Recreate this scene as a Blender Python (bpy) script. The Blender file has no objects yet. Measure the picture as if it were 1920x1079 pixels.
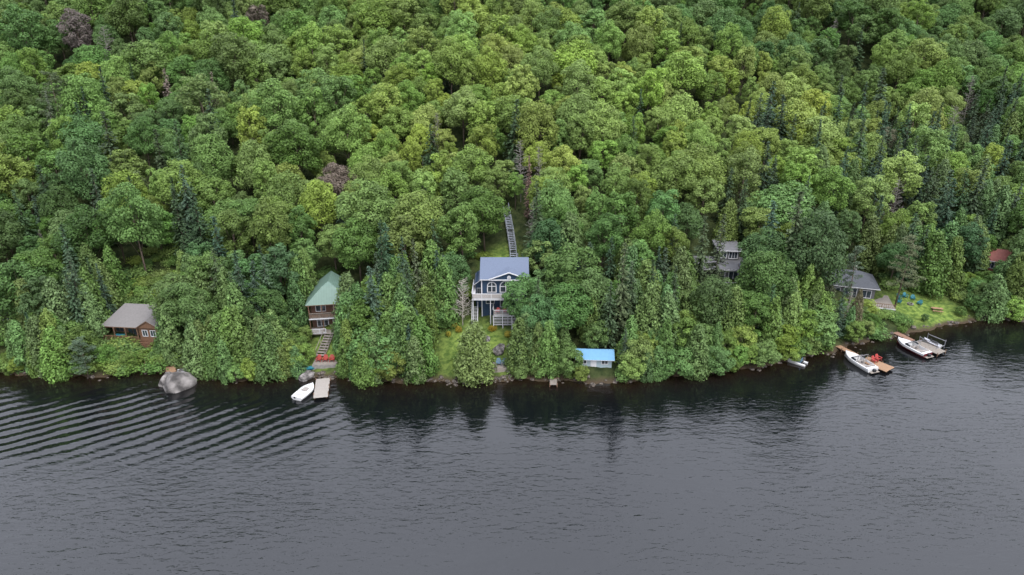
import bpy, math, random
import numpy as np
from mathutils import Vector
rnd=random.Random(7); rng=np.random.default_rng(7)
scn=bpy.context.scene
# ---------------------------------------------------------------- terrain
SH=np.array([(-900,130),(-600,120),(-160,100),(-110,96),(-81.5,94.7),(-65.5,93.4),(-59.3,96),(-53.3,94.3),(-42.4,92.2),(-33,94.2),(-19,91.8),(-9,92.2),(3.3,92.7),(15.7,91.5),(24.5,93.9),(37.8,96),(45.6,98.6),(54,101.8),(63.5,106.7),(70,108.2),(81,112.5),(89,114.5),(95,114.3),(130,122),(200,135),(600,180),(900,200)],float)
def shore(x): return np.interp(x,SH[:,0],SH[:,1])+0.35*np.sin(np.asarray(x)*0.9)+0.25*np.sin(np.asarray(x)*2.3+1)
def Hn(x,y):
    x=np.asarray(x,float);y=np.asarray(y,float)
    s=y-shore(x)
    k=0.33-0.15*np.exp(-((x-78)/14)**2)*np.exp(-(s/22)**2)
    w=np.clip((s-25)/40,0,1)
    sp=np.maximum(s,0)
    land=0.4*(1-np.exp(-sp/0.7))+k*sp+0.0005*np.minimum(sp,220)**2+w*(2.2*np.sin(x*0.045+1)+1.6*np.sin(x*0.09+y*0.05)+1.2*np.sin(y*0.08-x*0.03))
    land=np.where(sp>220,land-(sp-220)*0.25,land)
    return np.where(s<0,np.maximum(-3,0.3*s),land)
def H(x,y): return float(Hn(x,y))
# ---------------------------------------------------------------- materials
def nodes(name):
    m=bpy.data.materials.new(name); m.use_nodes=True
    nt=m.node_tree; b=nt.nodes['Principled BSDF']; return m,nt,b
def N(nt,t,**k):
    n=nt.nodes.new(t)
    for a,v in k.items(): setattr(n,a,v)
    return n
def mat(name,col,rough=0.7,var=0.18,scale=3.0,spec=0.3,kind=None,metal=0,bump=0):
    m,nt,b=nodes(name); L=nt.links
    tc=N(nt,'ShaderNodeTexCoord'); no=N(nt,'ShaderNodeTexNoise'); no.inputs['Scale'].default_value=scale; no.inputs['Detail'].default_value=6
    L.new(tc.outputs['Object'],no.inputs['Vector'])
    fac=no.outputs['Fac']
    if kind:
        w=N(nt,'ShaderNodeTexWave'); w.wave_profile='SAW'
        w.bands_direction={'z':'Z','x':'X','y':'Y'}[kind[0]]
        w.inputs['Scale'].default_value=float(kind[1:]); w.inputs['Distortion'].default_value=0.3
        L.new(tc.outputs['Object'],w.inputs['Vector'])
        mx=N(nt,'ShaderNodeMath',operation='MULTIPLY_ADD'); L.new(w.outputs['Fac'],mx.inputs[0]); mx.inputs[1].default_value=0.5; 
        ml=N(nt,'ShaderNodeMath',operation='MULTIPLY'); L.new(fac,ml.inputs[0]); ml.inputs[1].default_value=0.6
        L.new(ml.outputs[0],mx.inputs[2]); fac=mx.outputs[0]
    cr=N(nt,'ShaderNodeValToRGB')
    cr.color_ramp.elements[0].position=0.25 if not bump else .38; cr.color_ramp.elements[1].position=0.75 if not bump else .62
    cr.color_ramp.elements[0].color=[max(0,c*(1-var*1.5)) for c in col]+[1]
    cr.color_ramp.elements[1].color=[min(1,c*(1+var)) for c in col]+[1]
    L.new(fac,cr.inputs[0]); L.new(cr.outputs[0],b.inputs['Base Color'])
    if bump:
        bp=N(nt,'ShaderNodeBump'); bp.inputs['Strength'].default_value=bump; bp.inputs['Distance'].default_value=.25; L.new(fac,bp.inputs['Height']); L.new(bp.outputs[0],b.inputs['Normal'])
    b.inputs['Roughness'].default_value=rough; b.inputs['Specular IOR Level'].default_value=spec; b.inputs['Metallic'].default_value=metal
    return m
def leafmat(name,trans=0.3):
    m,nt,b=nodes(name); L=nt.links
    oi=N(nt,'ShaderNodeObjectInfo'); at=N(nt,'ShaderNodeAttribute',attribute_name='tint')
    mr=N(nt,'ShaderNodeMapRange'); mr.inputs[3].default_value=0.45; mr.inputs[4].default_value=1.55
    L.new(at.outputs['Fac'],mr.inputs[0])
    mu=N(nt,'ShaderNodeVectorMath',operation='SCALE'); L.new(oi.outputs['Color'],mu.inputs[0]); L.new(mr.outputs[0],mu.inputs['Scale'])
    L.new(mu.outputs[0],b.inputs['Base Color']); b.inputs['Roughness'].default_value=0.6; b.inputs['Specular IOR Level'].default_value=0.2
    tr=N(nt,'ShaderNodeBsdfTranslucent'); L.new(mu.outputs[0],tr.inputs['Color'])
    ms=N(nt,'ShaderNodeMixShader'); ms.inputs[0].default_value=trans
    L.new(b.outputs[0],ms.inputs[1]); L.new(tr.outputs[0],ms.inputs[2])
    L.new(ms.outputs[0],nt.nodes['Material Output'].inputs['Surface']); return m
M_leaf=leafmat('leaf',0.33); M_needle=leafmat('needle',0.15)
M_bark=mat('bark',(0.11,0.085,0.065),0.9,0.4,6); M_dead=mat('dead_wood',(0.18,0.165,0.15),0.9,0.3,6); M_birch=mat('birch_bark',(0.34,0.31,0.275),0.8,0.3,5)
M_white=mat('white_paint',(0.46,0.46,0.48),0.5,0.05); M_navy=mat('navy_siding',(0.018,0.038,0.072),0.6,0.25,3,kind='z2.5')
M_slate=mat('slate_blue_shingles',(0.085,0.105,0.15),0.85,0.14,5,kind='y2'); M_glass=mat('window_glass',(0.03,0.04,0.05),0.08,0.4,1.2,spec=0.8)
M_greenroof=mat('green_metal_roof',(0.085,0.135,0.11),0.45,0.12,1.5,kind='x1.2'); M_brown=mat('brown_log_wall',(0.095,0.052,0.036),0.7,0.3,4,kind='z2')
M_orange=mat('stained_log_wall',(0.125,0.068,0.042),0.65,0.25,4,kind='z2'); M_greyroof=mat('weathered_shingles',(0.125,0.118,0.115),0.9,0.15,3,kind='y2')
M_plank=mat('grey_planks',(0.17,0.15,0.13),0.85,0.25,5,kind='y3.5'); M_cedarplank=mat('cedar_planks',(0.22,0.135,0.08),0.75,0.25,5,kind='y3.5')
M_wood=mat('stained_wood',(0.12,0.07,0.045),0.75,0.25,5); M_greywall=mat('grey_siding',(0.09,0.09,0.095),0.7,0.12,3,kind='z2.5')
M_flat=mat('membrane_roof',(0.10,0.10,0.105),0.9,0.15,0.8); M_dark=mat('dark_shingles',(0.05,0.054,0.062),0.9,0.2,3,kind='y2')
M_blueroof=mat('blue_metal_roof',(0.10,0.22,0.34),0.5,0.08,1.5,kind='x1.5',spec=.2); M_palewall=mat('pale_blue_wall',(0.25,0.31,0.34),0.6,0.1,3,kind='x2')
M_red=mat('red_plastic',(0.26,0.035,0.03),0.5,0.1); M_teal=mat('teal_plastic',(0.02,0.13,0.17),0.5,0.1); M_bluep=mat('blue_grey_plastic',(0.08,0.14,0.20),0.5,0.1)
M_gel=mat('white_gelcoat',(0.45,0.45,0.45),0.25,0.04,spec=0.5); M_maroon=mat('maroon_gelcoat',(0.08,0.012,0.015),0.25,0.1,spec=0.5)
M_vinyl=mat('beige_vinyl',(0.22,0.20,0.185),0.6,0.1); M_black=mat('black_rubber',(0.02,0.02,0.022),0.5,0.1); M_alu=mat('aluminium',(0.35,0.35,0.37),0.35,0.1,metal=0.8)
M_rock=mat('granite',(0.14,0.13,0.125),0.9,0.45,1.6,bump=1); M_shrock=mat('wet_rock',(0.085,0.072,0.06),0.8,0.5,1.3,bump=.6); M_concrete=mat('concrete',(0.18,0.17,0.16),0.9,0.2); M_steel=mat('galvanised_steps',(0.19,0.205,0.235),0.7,0.15,4,kind='y3')
M_redwall=mat('red_clapboard',(0.14,0.045,0.035),0.7,0.2,3,kind='z2.5')
# ---------------------------------------------------------------- mesh builder
class MB:
    def __init__(s): s.v=[];s.f=[];s.m=[];s.mats=[]
    def mi(s,m):
        if m not in s.mats: s.mats.append(m)
        return s.mats.index(m)
    def face(s,pts,m):
        i=len(s.v); s.v+=[tuple(p) for p in pts]; s.f.append(tuple(range(i,i+len(pts)))); s.m.append(s.mi(m))
    def box(s,x0,x1,y0,y1,z0,z1,m):
        i=len(s.v); s.v+=[(x,y,z) for z in (z0,z1) for x,y in ((x0,y0),(x1,y0),(x1,y1),(x0,y1))]
        for q in ((0,3,2,1),(4,5,6,7),(0,1,5,4),(1,2,6,5),(2,3,7,6),(3,0,4,7)):
            s.f.append(tuple(i+k for k in q)); s.m.append(s.mi(m))
    def slab(s,pts,t,m,m2=None):
        lo=[(p[0],p[1],p[2]-t) for p in pts]; n=len(pts)
        s.face(pts,m); s.face(lo[::-1],m2 or m)
        for k in range(n): s.face([pts[k],lo[k],lo[(k+1)%n],pts[(k+1)%n]],m2 or m)
    def extr(s,pts,d,m):
        n=len(pts); q=[(p[0]+d[0],p[1]+d[1],p[2]+d[2]) for p in pts]
        s.face(pts,m); s.face(q[::-1],m)
        for k in range(n): s.face([pts[k],q[k],q[(k+1)%n],pts[(k+1)%n]],m)
    def beam(s,p,q,w,m,h=None,n=4,w2=None):
        p=Vector(p);q=Vector(q);d=(q-p).normalized(); up=Vector((0,0,1)) if abs(d.z)<0.95 else Vector((1,0,0))
        a=d.cross(up).normalized(); b=a.cross(d); h=h or w; w2=w2 or w; k2=w2/w
        r0=[];r1=[]
        for k in range(n):
            t=2*math.pi*(k+0.5)/n; o=a*math.cos(t)*w*0.7+b*math.sin(t)*h*0.7
            r0.append(p+o); r1.append(q+o*k2)
        i=len(s.v); s.v+=[tuple(x) for x in r0+r1]; mi=s.mi(m)
        for k in range(n): s.f.append((i+k,i+(k+1)%n,i+n+(k+1)%n,i+n+k)); s.m.append(mi)
        s.f.append(tuple(i+n+k for k in range(n))); s.m.append(mi)
        s.f.append(tuple(i+k for k in reversed(range(n)))); s.m.append(mi)
    def mesh(s,name):
        me=bpy.data.meshes.new(name); me.from_pydata(s.v,[],s.f)
        for m in s.mats: me.materials.append(m)
        me.polygons.foreach_set('material_index',s.m); me.update(); return me
    def obj(s,name,parent=None,bevel=0):
        o=bpy.data.objects.new(name,s.mesh(name)); scn.collection.objects.link(o)
        if parent: o.parent=parent
        if bevel:
            bv=o.modifiers.new('bevel','BEVEL'); bv.width=bevel; bv.segments=2
        return o
def empty(name,loc,rot=0,sc=1):
    e=bpy.data.objects.new(name,None); e.empty_display_size=0.5; scn.collection.objects.link(e); e.location=loc; e.rotation_euler=(0,0,rot); e.scale=(sc,)*3; return e
def place(me,name,loc,rot=0,sc=(1,1,1),col=(1,1,1),parent=None):
    o=bpy.data.objects.new(name,me); scn.collection.objects.link(o); o.location=loc; o.rotation_euler=(0,0,rot); o.scale=sc; o.color=(*col,1)
    if parent: o.parent=parent
    return o
# ---------------------------------------------------------------- ground and water sheets
def sheet(name,xs,ys,zf):
    X,Y=np.meshgrid(xs,ys); Z=zf(X,Y); nx,ny=len(xs),len(ys)
    me=bpy.data.meshes.new(name); V=np.stack([X,Y,Z],-1).reshape(-1,3)
    i=np.arange(nx*ny).reshape(ny,nx); F=np.stack([i[:-1,:-1],i[:-1,1:],i[1:,1:],i[1:,:-1]],-1).reshape(-1,4)
    me.vertices.add(len(V)); me.vertices.foreach_set('co',V.ravel())
    me.loops.add(F.size); me.loops.foreach_set('vertex_index',F.ravel().astype(np.int32))
    me.polygons.add(len(F)); me.polygons.foreach_set('loop_start',np.arange(0,F.size,4,dtype=np.int32)); me.polygons.foreach_set('loop_total',np.full(len(F),4,np.int32))
    me.update(); me.polygons.foreach_set('use_smooth',[True]*len(F))
    o=bpy.data.objects.new(name,me); scn.collection.objects.link(o); return o,me,V
def fattr(me,name,a):
    t=me.attributes.new(name,'FLOAT','POINT'); t.data.foreach_set('value',np.asarray(a,np.float32).ravel())
xs=np.concatenate([np.arange(-900,-120,20),np.arange(-120,130,1.0),np.arange(130,900,20)])
ys=np.concatenate([np.arange(40,88,6),np.arange(88,150,0.8),np.arange(150,300,4),np.arange(300,900,30)])
ground,gm,V=sheet('ground',xs,ys,Hn)
LAWN=[(-6,98,8,8),(77,115.5,9.5,6.5),(-30.5,99,3,6),(-1.5,119,4.5,5),(5,97,3,4)]
law=np.zeros(len(V))
for cx,cy,rx,ry in LAWN:
    law=np.maximum(law,np.clip(1.6-1.3*np.hypot((V[:,0]-cx)/rx,(V[:,1]-cy)/ry),0,1))
fattr(gm,'lawn',law); fattr(gm,'sd',V[:,1]-shore(V[:,0]))
m,nt,b=nodes('ground_soil'); L=nt.links
geo=N(nt,'ShaderNodeNewGeometry'); n1=N(nt,'ShaderNodeTexNoise'); n1.inputs['Scale'].default_value=0.6; n1.inputs['Detail'].default_value=8; L.new(geo.outputs['Position'],n1.inputs['Vector'])
n2=N(nt,'ShaderNodeTexNoise'); n2.inputs['Scale'].default_value=1.3; n2.inputs['Detail'].default_value=8; L.new(geo.outputs['Position'],n2.inputs['Vector'])
r1=N(nt,'ShaderNodeValToRGB'); r1.color_ramp.elements[0].color=(0.012,0.02,0.007,1); r1.color_ramp.elements[1].color=(0.04,0.05,0.018,1); r1.color_ramp.elements[0].position=0.35; r1.color_ramp.elements[1].position=0.65; L.new(n1.outputs['Fac'],r1.inputs[0])
r2=N(nt,'ShaderNodeValToRGB'); r2.color_ramp.elements[0].color=(0.05,0.085,0.018,1); r2.color_ramp.elements[1].color=(0.13,0.18,0.04,1); r2.color_ramp.elements[0].position=0.38; r2.color_ramp.elements[1].position=0.62; L.new(n2.outputs['Fac'],r2.inputs[0])
at=N(nt,'ShaderNodeAttribute',attribute_name='lawn'); mx=N(nt,'ShaderNodeMixRGB'); L.new(at.outputs['Fac'],mx.inputs[0]); L.new(r1.outputs[0],mx.inputs[1]); L.new(r2.outputs[0],mx.inputs[2])
sd=N(nt,'ShaderNodeAttribute',attribute_name='sd'); mr=N(nt,'ShaderNodeMapRange'); mr.inputs[1].default_value=0.2; mr.inputs[2].default_value=1.1; mr.inputs[3].default_value=1; mr.inputs[4].default_value=0; L.new(sd.outputs['Fac'],mr.inputs[0])
m2=N(nt,'ShaderNodeMixRGB'); L.new(mr.outputs[0],m2.inputs[0]); L.new(mx.outputs[0],m2.inputs[1]); m2.inputs[2].default_value=(0.045,0.034,0.022,1)
L.new(m2.outputs[0],b.inputs['Base Color']); b.inputs['Roughness'].default_value=0.95; b.inputs['Specular IOR Level'].default_value=0.1
bp=N(nt,'ShaderNodeBump'); bp.inputs['Strength'].default_value=0.8; bp.inputs['Distance'].default_value=0.4; L.new(n2.outputs['Fac'],bp.inputs['Height']); L.new(bp.outputs[0],b.inputs['Normal'])
gm.materials.append(m)
xs=np.concatenate([np.arange(-1500,-120,60),np.arange(-120,140,1.5),np.arange(140,1500,60)])
ys=np.concatenate([np.arange(-1500,0,60),np.arange(0,62,4),np.arange(62,128,1.0),np.arange(130,240,10)])
water,wm,V=sheet('lake_water',xs,ys,lambda X,Y:X*0)
sdist=V[:,1]-shore(V[:,0])
fattr(wm,'shallow',np.exp(np.minimum(sdist,0)/2.6)); fattr(wm,'open_water',np.clip((-sdist-3)/30,0,1))
m,nt,b=nodes('lake_surface'); L=nt.links
geo=N(nt,'ShaderNodeNewGeometry')
def noise(scale,sx,sy,rot,det=4,rough=0.55,dist=0.0):
    mp=N(nt,'ShaderNodeMapping'); mp.inputs['Scale'].default_value=(sx,sy,1); mp.inputs['Rotation'].default_value=(0,0,rot)
    L.new(geo.outputs['Position'],mp.inputs['Vector']); n=N(nt,'ShaderNodeTexNoise'); n.inputs['Scale'].default_value=scale; n.inputs['Detail'].default_value=det; n.inputs['Roughness'].default_value=rough; n.inputs['Distortion'].default_value=dist
    L.new(mp.outputs[0],n.inputs['Vector']); return n.outputs['Fac']
def mth(op,a,b_=None,c_=None):
    n=N(nt,'ShaderNodeMath',operation=op)
    for i,x in enumerate((a,b_,c_)):
        if x is None: continue
        if isinstance(x,(int,float)): n.inputs[i].default_value=x
        else: L.new(x,n.inputs[i])
    return n.outputs[0]
sep=N(nt,'ShaderNodeSeparateXYZ'); L.new(geo.outputs['Position'],sep.inputs[0]); PX,PY=sep.outputs[0],sep.outputs[1]
fine=noise(1.15,0.6,1.5,0.15,3,0.6,0.4); med=noise(0.36,0.6,1.4,-0.15,2,0.5,0.6)
big=noise(0.03,0.6,1.4,0.2,3)
dx=mth('ADD',PX,120.0); dy=mth('ADD',PY,-175.0); r=mth('SQRT',mth('ADD',mth('MULTIPLY',dx,dx),mth('MULTIPLY',dy,dy)))
wig=noise(0.05,1,1,0,3)
ph=mth('ADD',mth('MULTIPLY',r,2*math.pi/2.0),mth('MULTIPLY',wig,15.0)); wv=mth('SINE',ph)
ex=mth('DIVIDE',mth('ADD',PX,58.0),26.0); ey=mth('DIVIDE',mth('ADD',PY,-80.0),8.0)
msk=mth('POWER',2.718,mth('MULTIPLY',mth('ADD',mth('MULTIPLY',ex,ex),mth('MULTIPLY',ey,ey)),-1.0))
amp=mth('MAXIMUM',mth('MULTIPLY_ADD',big,0.9,-0.25),0.06)
opn=N(nt,'ShaderNodeAttribute',attribute_name='open_water').outputs['Fac']
calm=mth('MULTIPLY_ADD',opn,0.78,0.2)
hgt=mth('ADD',mth('MULTIPLY',fine,amp),mth('MULTIPLY',med,0.26))
hgt=mth('MULTIPLY',hgt,calm)
patch=noise(0.12,0.6,1.0,0.5,2)
wk=mth('MULTIPLY',mth('MULTIPLY',wv,msk),mth('MULTIPLY_ADD',patch,0.30,-0.02))
hgt=mth('ADD',hgt,wk)
bp=N(nt,'ShaderNodeBump'); bp.inputs['Strength'].default_value=1.0; bp.inputs['Distance'].default_value=0.6; L.new(hgt,bp.inputs['Height']); L.new(bp.outputs[0],b.inputs['Normal'])
sh=N(nt,'ShaderNodeAttribute',attribute_name='shallow'); mx=N(nt,'ShaderNodeMixRGB'); L.new(sh.outputs['Fac'],mx.inputs[0]); mx.inputs[1].default_value=(0.002,0.003,0.004,1); mx.inputs[2].default_value=(0.013,0.008,0.004,1)
L.new(mx.outputs[0],b.inputs['Base Color']); b.inputs['Roughness'].default_value=0.05; b.inputs['IOR'].default_value=1.55
wm.materials.append(m)
# ---------------------------------------------------------------- foliage meshes
def finish(name,lc,tr,matl):
    LV=np.concatenate([a for a,_ in lc]); T=np.concatenate([t for _,t in lc])
    n=len(LV); tv=np.array(tr.v).reshape(-1,3); nv=len(tv)
    V=np.concatenate([tv,LV.reshape(-1,3)]); me=bpy.data.meshes.new(name)
    lens=[len(f) for f in tr.f]; li=[i for f in tr.f for i in f]
    LI=np.concatenate([np.array(li,np.int32),np.arange(nv,nv+4*n,dtype=np.int32)]); tot=np.concatenate([np.array(lens,np.int32),np.full(n,4,np.int32)])
    st=np.concatenate([[0],np.cumsum(tot)[:-1]]).astype(np.int32)
    me.vertices.add(len(V)); me.vertices.foreach_set('co',V.ravel().astype(np.float32)); me.loops.add(len(LI)); me.loops.foreach_set('vertex_index',LI)
    me.polygons.add(len(tot)); me.polygons.foreach_set('loop_start',st); me.polygons.foreach_set('loop_total',tot)
    me.materials.append(tr.mats[0]); me.materials.append(matl)
    me.polygons.foreach_set('material_index',np.concatenate([np.zeros(len(lens)),np.ones(n)]).astype(np.int32))
    fattr(me,'tint',np.concatenate([np.zeros(nv),np.repeat(T,4)])); me.update(calc_edges=True); return me
def unit(a): return a/(np.linalg.norm(a,axis=-1,keepdims=True)+1e-9)
def diamonds(C,Nn,Ls,asp=0.6,axis=None):
    n=len(C); r=unit(rng.normal(size=(n,3))) if axis is None else axis
    t=unit(r-(r*Nn).sum(-1,keepdims=True)*Nn); bb=np.cross(Nn,t); Ls=np.asarray(Ls).reshape(-1,1)
    return np.stack([C+t*Ls,C+bb*Ls*asp,C-t*Ls,C-bb*Ls*asp],1)
def deciduous(name,Ht,R,nl=46,per=125,ls=0.21,base=0.3,lob=(0.18,0.36)):
    tr=MB(); cz=Ht*(base+(1-base)/2); hz=Ht*(1-base)/2
    tr.beam((0,0,-1),(0,0,cz),0.035*Ht*0.6,M_bark,n=6,w2=0.01*Ht)
    out=[]; K=rng.normal(size=(4,3))*1.8; PH=rng.uniform(0,6,4)
    for k in range(nl):
        zt=1-2*(k+0.5)/nl*0.88; ph=k*2.39996+rng.normal()*0.4; rr=math.sqrt(max(0,1-abs(zt)**2.2))
        d=np.array([rr*math.cos(ph),rr*math.sin(ph),zt]); f=rng.uniform(0.56,0.86)*(1+0.08*sum(math.sin(K[i]@d+PH[i]) for i in range(4)))
        c=np.array([d[0]*R*f,d[1]*R*f,cz+d[2]*hz*f*0.95]); lr=R*rng.uniform(*lob)
        if k%3==0: tr.beam((0,0,Ht*rng.uniform(base*0.7,base+0.3)),tuple(c),0.09,M_bark,n=3,w2=0.03)
        n=int(per*(lr/R/0.27)**2)+15
        dd=unit(rng.normal(size=(n,3))+d*0.5+np.array([0,0,0.4])); rad=lr*rng.uniform(0.65,1.1,(n,1))
        P=c+dd*rad*np.array([1.12,1.12,0.8]); nn=unit(dd*0.8+rng.normal(size=(n,3))*0.4+np.array([0,0,0.45]))
        out.append((diamonds(P,nn,rng.uniform(ls*0.6,ls*1.4,n)),np.clip(rng.normal(0.5+rng.normal()*0.12,0.14,n),0,1)))
    return finish(name,out,tr,M_leaf)
def spruce(name,Ht,R,step=0.55,bare=0.06,dens=1.0,tuft=0.34):
    tr=MB(); tr.beam((0,0,-1),(0,0,Ht*0.97),0.012*Ht+0.05,M_bark,n=6,w2=0.03); out=[]
    z=Ht*bare
    while z<Ht*0.985:
        f=(z-Ht*bare)/(Ht*(1-bare)); rr=R*((1-f)**0.85)*min(1,0.55+f*6)+0.12; nb=int((5+5*(1-f))*dens)
        for k in range(nb):
            a=rng.uniform(0,2*math.pi); ln=rr*rng.uniform(0.55,1.18); n=max(3,int(ln/0.17))
            t=np.linspace(0.12,1,n); droop=-0.30*ln*t**1.3+0.10*ln*np.maximum(0,t-0.75)*4
            P=np.stack([math.cos(a)*ln*t,math.sin(a)*ln*t,z+droop],1)+rng.normal(size=(n,3))*0.07
            ax=unit(np.array([math.cos(a),math.sin(a),-0.35])+rng.normal(size=(n,3))*0.5); nn=unit(np.array([math.cos(a)*0.35,math.sin(a)*0.35,0.9])+rng.normal(size=(n,3))*0.35)
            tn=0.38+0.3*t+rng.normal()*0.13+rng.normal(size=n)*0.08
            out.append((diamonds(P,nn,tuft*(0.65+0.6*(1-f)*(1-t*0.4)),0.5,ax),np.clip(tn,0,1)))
        z+=step*rng.uniform(0.75,1.2)*(0.6+0.4*(1-f))
    return finish(name,out,tr,M_needle)
def cedar(name,Ht,R,nl=80,per=60):
    tr=MB(); tr.beam((0,0,-1),(0,0,Ht*0.9),0.11,M_bark,n=5,w2=0.03); out=[]
    for k in range(nl):
        f=((k+0.5)/nl)**1.15; z=Ht*(0.0+0.98*f); a=k*2.39996+rng.normal()*0.4
        rr=R*(1-f)**0.62*min(1,0.75+f*1.6)*rng.uniform(0.7,1.12)
        c=np.array([math.cos(a)*rr*0.8,math.sin(a)*rr*0.8,z]); lr=0.20*R+0.27*rr
        d=np.array([math.cos(a),math.sin(a),0.35]); n=int(per*(0.5+0.8*(1-f)))
        dd=unit(rng.normal(size=(n,3))+d*0.9); P=c+dd*lr*rng.uniform(0.5,1.15,(n,1))*np.array([1,1,1.35])
        nn=unit(dd+rng.normal(size=(n,3))*0.5+np.array([0,0,0.25])); ax=unit(np.array([0,0,1])+rng.normal(size=(n,3))*0.5)
        out.append((diamonds(P,nn,rng.uniform(0.13,0.27,n),0.5,ax),np.clip(rng.normal(0.5+rng.normal()*0.13,0.14,n),0,1)))
    return finish(name,out,tr,M_needle)
def pine(name,Ht,R):
    tr=MB(); tr.beam((0,0,-1),(0.2,0,Ht*0.95),0.02*Ht,M_bark,n=6,w2=0.05); out=[]
    for k in range(26):
        f=(k+0.5)/26; z=Ht*(0.28+0.7*f); a=rng.uniform(0,6.28); ln=R*(1-f*0.75)*rng.uniform(0.6,1.1)
        tip=(math.cos(a)*ln,math.sin(a)*ln,z+0.18*ln); tr.beam((0,0,z),tip,0.06,M_bark,n=3,w2=0.02)
        for j in range(4):
            t=0.45+0.18*j; c=np.array([math.cos(a)*ln*t,math.sin(a)*ln*t,z+0.18*ln*t])+rng.normal(size=3)*np.array([.4,.4,.1]); n=45
            dd=unit(rng.normal(size=(n,3))); P=c+dd*np.array([0.75,0.75,0.28])*rng.uniform(0.3,1,(n,1))
            nn=unit(rng.normal(size=(n,3))*0.5+np.array([0,0,0.9])); out.append((diamonds(P,nn,rng.uniform(0.12,0.24,n),0.35),np.clip(rng.normal(0.5,0.15,n),0,1)))
    return finish(name,out,tr,M_needle)
def dead(name,Ht,R,M=None,th=1.0,up=.5):
    M=M or M_dead
    tr=MB(); tr.beam((0,0,-1),(0.1,0.1,Ht),0.12*th,M,n=6,w2=0.03)
    for k in range(60):
        f=(k+1)/62; z=Ht*(0.15+0.83*f); a=k*2.4+rng.normal()*0.4; ln=R*(1-f*0.75)*rng.uniform(0.6,1.1)
        tip=np.array([math.cos(a)*ln,math.sin(a)*ln,z+ln*rng.uniform(0,up)]); tr.beam((0.1*f,0.1*f,z),tuple(tip),0.05*th,M,n=3,w2=0.02)
        for j in range(7):
            p=np.array([0,0,z])*(1-(0.25+0.11*j))+tip*(0.25+0.11*j); q=p+unit(rng.normal(size=3)+np.array([math.cos(a),math.sin(a),.3]))*ln*0.35
            tr.beam(tuple(p),tuple(q),0.028*th,M,n=3,w2=0.01)
    return tr.mesh(name)
def shrub(name,R,Ht,n=900,ls=0.12):
    tr=MB(); tr.beam((0,0,-0.3),(0,0,Ht*0.6),0.05,M_bark,n=4); out=[]
    for k in range(9):
        a=rng.uniform(0,6.28); q=R*rng.uniform(0,0.6); c=np.array([math.cos(a)*q,math.sin(a)*q,Ht*rng.uniform(0.3,0.6)]); m_=n//9
        dd=unit(rng.normal(size=(m_,3))+np.array([0,0,.4])); P=c+dd*rng.uniform(0.6,1.05,(m_,1))*np.array([R*.5,R*.5,Ht*.45]); nn=unit(dd+rng.normal(size=(m_,3))*0.5+np.array([0,0,.3]))
        out.append((diamonds(P,nn,rng.uniform(ls*.7,ls*1.3,m_)),np.clip(rng.normal(0.5+rng.normal()*0.12,0.13,m_),0,1)))
    return finish(name,out,tr,M_leaf)
DEC=[deciduous('deciduous_a',14,4.1,46,base=.22),deciduous('deciduous_b',15,3.6,42,base=0.18),deciduous('deciduous_c',13,4.7,56,base=.2),deciduous('deciduous_d',16,3.8,46,base=0.25),deciduous('deciduous_e',12,3.3,38,base=0.15),deciduous('deciduous_f',14,4.9,60,base=.22),deciduous('deciduous_g',15,4.3,36,150,base=.25,lob=(.22,.42)),deciduous('deciduous_h',13,3.4,56,90,base=.15,lob=(.15,.3))]
DECH=[14,15,13,16,12,14,15,13]
SPR=[spruce('spruce_a',16,2.5),spruce('spruce_b',15,2.0,0.5),spruce('spruce_c',17,3.0,0.6,0.1),spruce('spruce_d',13,2.2,0.5,0.03)]; SPRH=[16,15,17,13]
CED=[cedar('cedar_a',9,2.0),cedar('cedar_b',9,1.6,70),cedar('cedar_c',9,2.4,95),cedar('cedar_d',9,1.9,75)]
PIN=[pine('pine_a',15,4.0),pine('pine_b',14,4.5)]
DEA=[dead('dead_a',11,2.2),dead('dead_b',9,3.0),dead('bare_birch',9,3.2,M_birch,1.2,.9)]
SHR=[shrub('shrub_a',1.5,1.6),shrub('shrub_b',1.2,1.9),shrub('shrub_c',1.9,1.5,1200)]
BUS=[deciduous('bush_a',7,2.7,42,100,0.16,0.0),deciduous('bush_b',6,2.9,42,100,0.15,0.0),deciduous('bush_c',8,2.7,46,105,0.17,0.0)]; BUSH=[7,6,8]
def jit(c,a=0.2):
    k=1+rnd.uniform(-a,a); return (c[0]*k*(1+rnd.uniform(-.2,.1)),c[1]*k,c[2]*k*(1+rnd.uniform(-.25,.3)))
C_dark=(0.050,0.095,0.029); C_mid=(0.098,0.165,0.042); C_yel=(0.205,0.275,0.060); C_spr=(0.038,0.064,0.031); C_ced=(0.090,0.135,0.040); C_pin=(0.075,0.093,0.052)
def mixc(a,b,t): return tuple(a[i]*(1-t)+b[i]*t for i in range(3))
NAME={'dec':'maple_tree','spr':'spruce_tree','ced':'cedar_tree','pin':'pine_tree','bus':'leafy_bush','shr':'shrub','dea':'dead_tree'}
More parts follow.
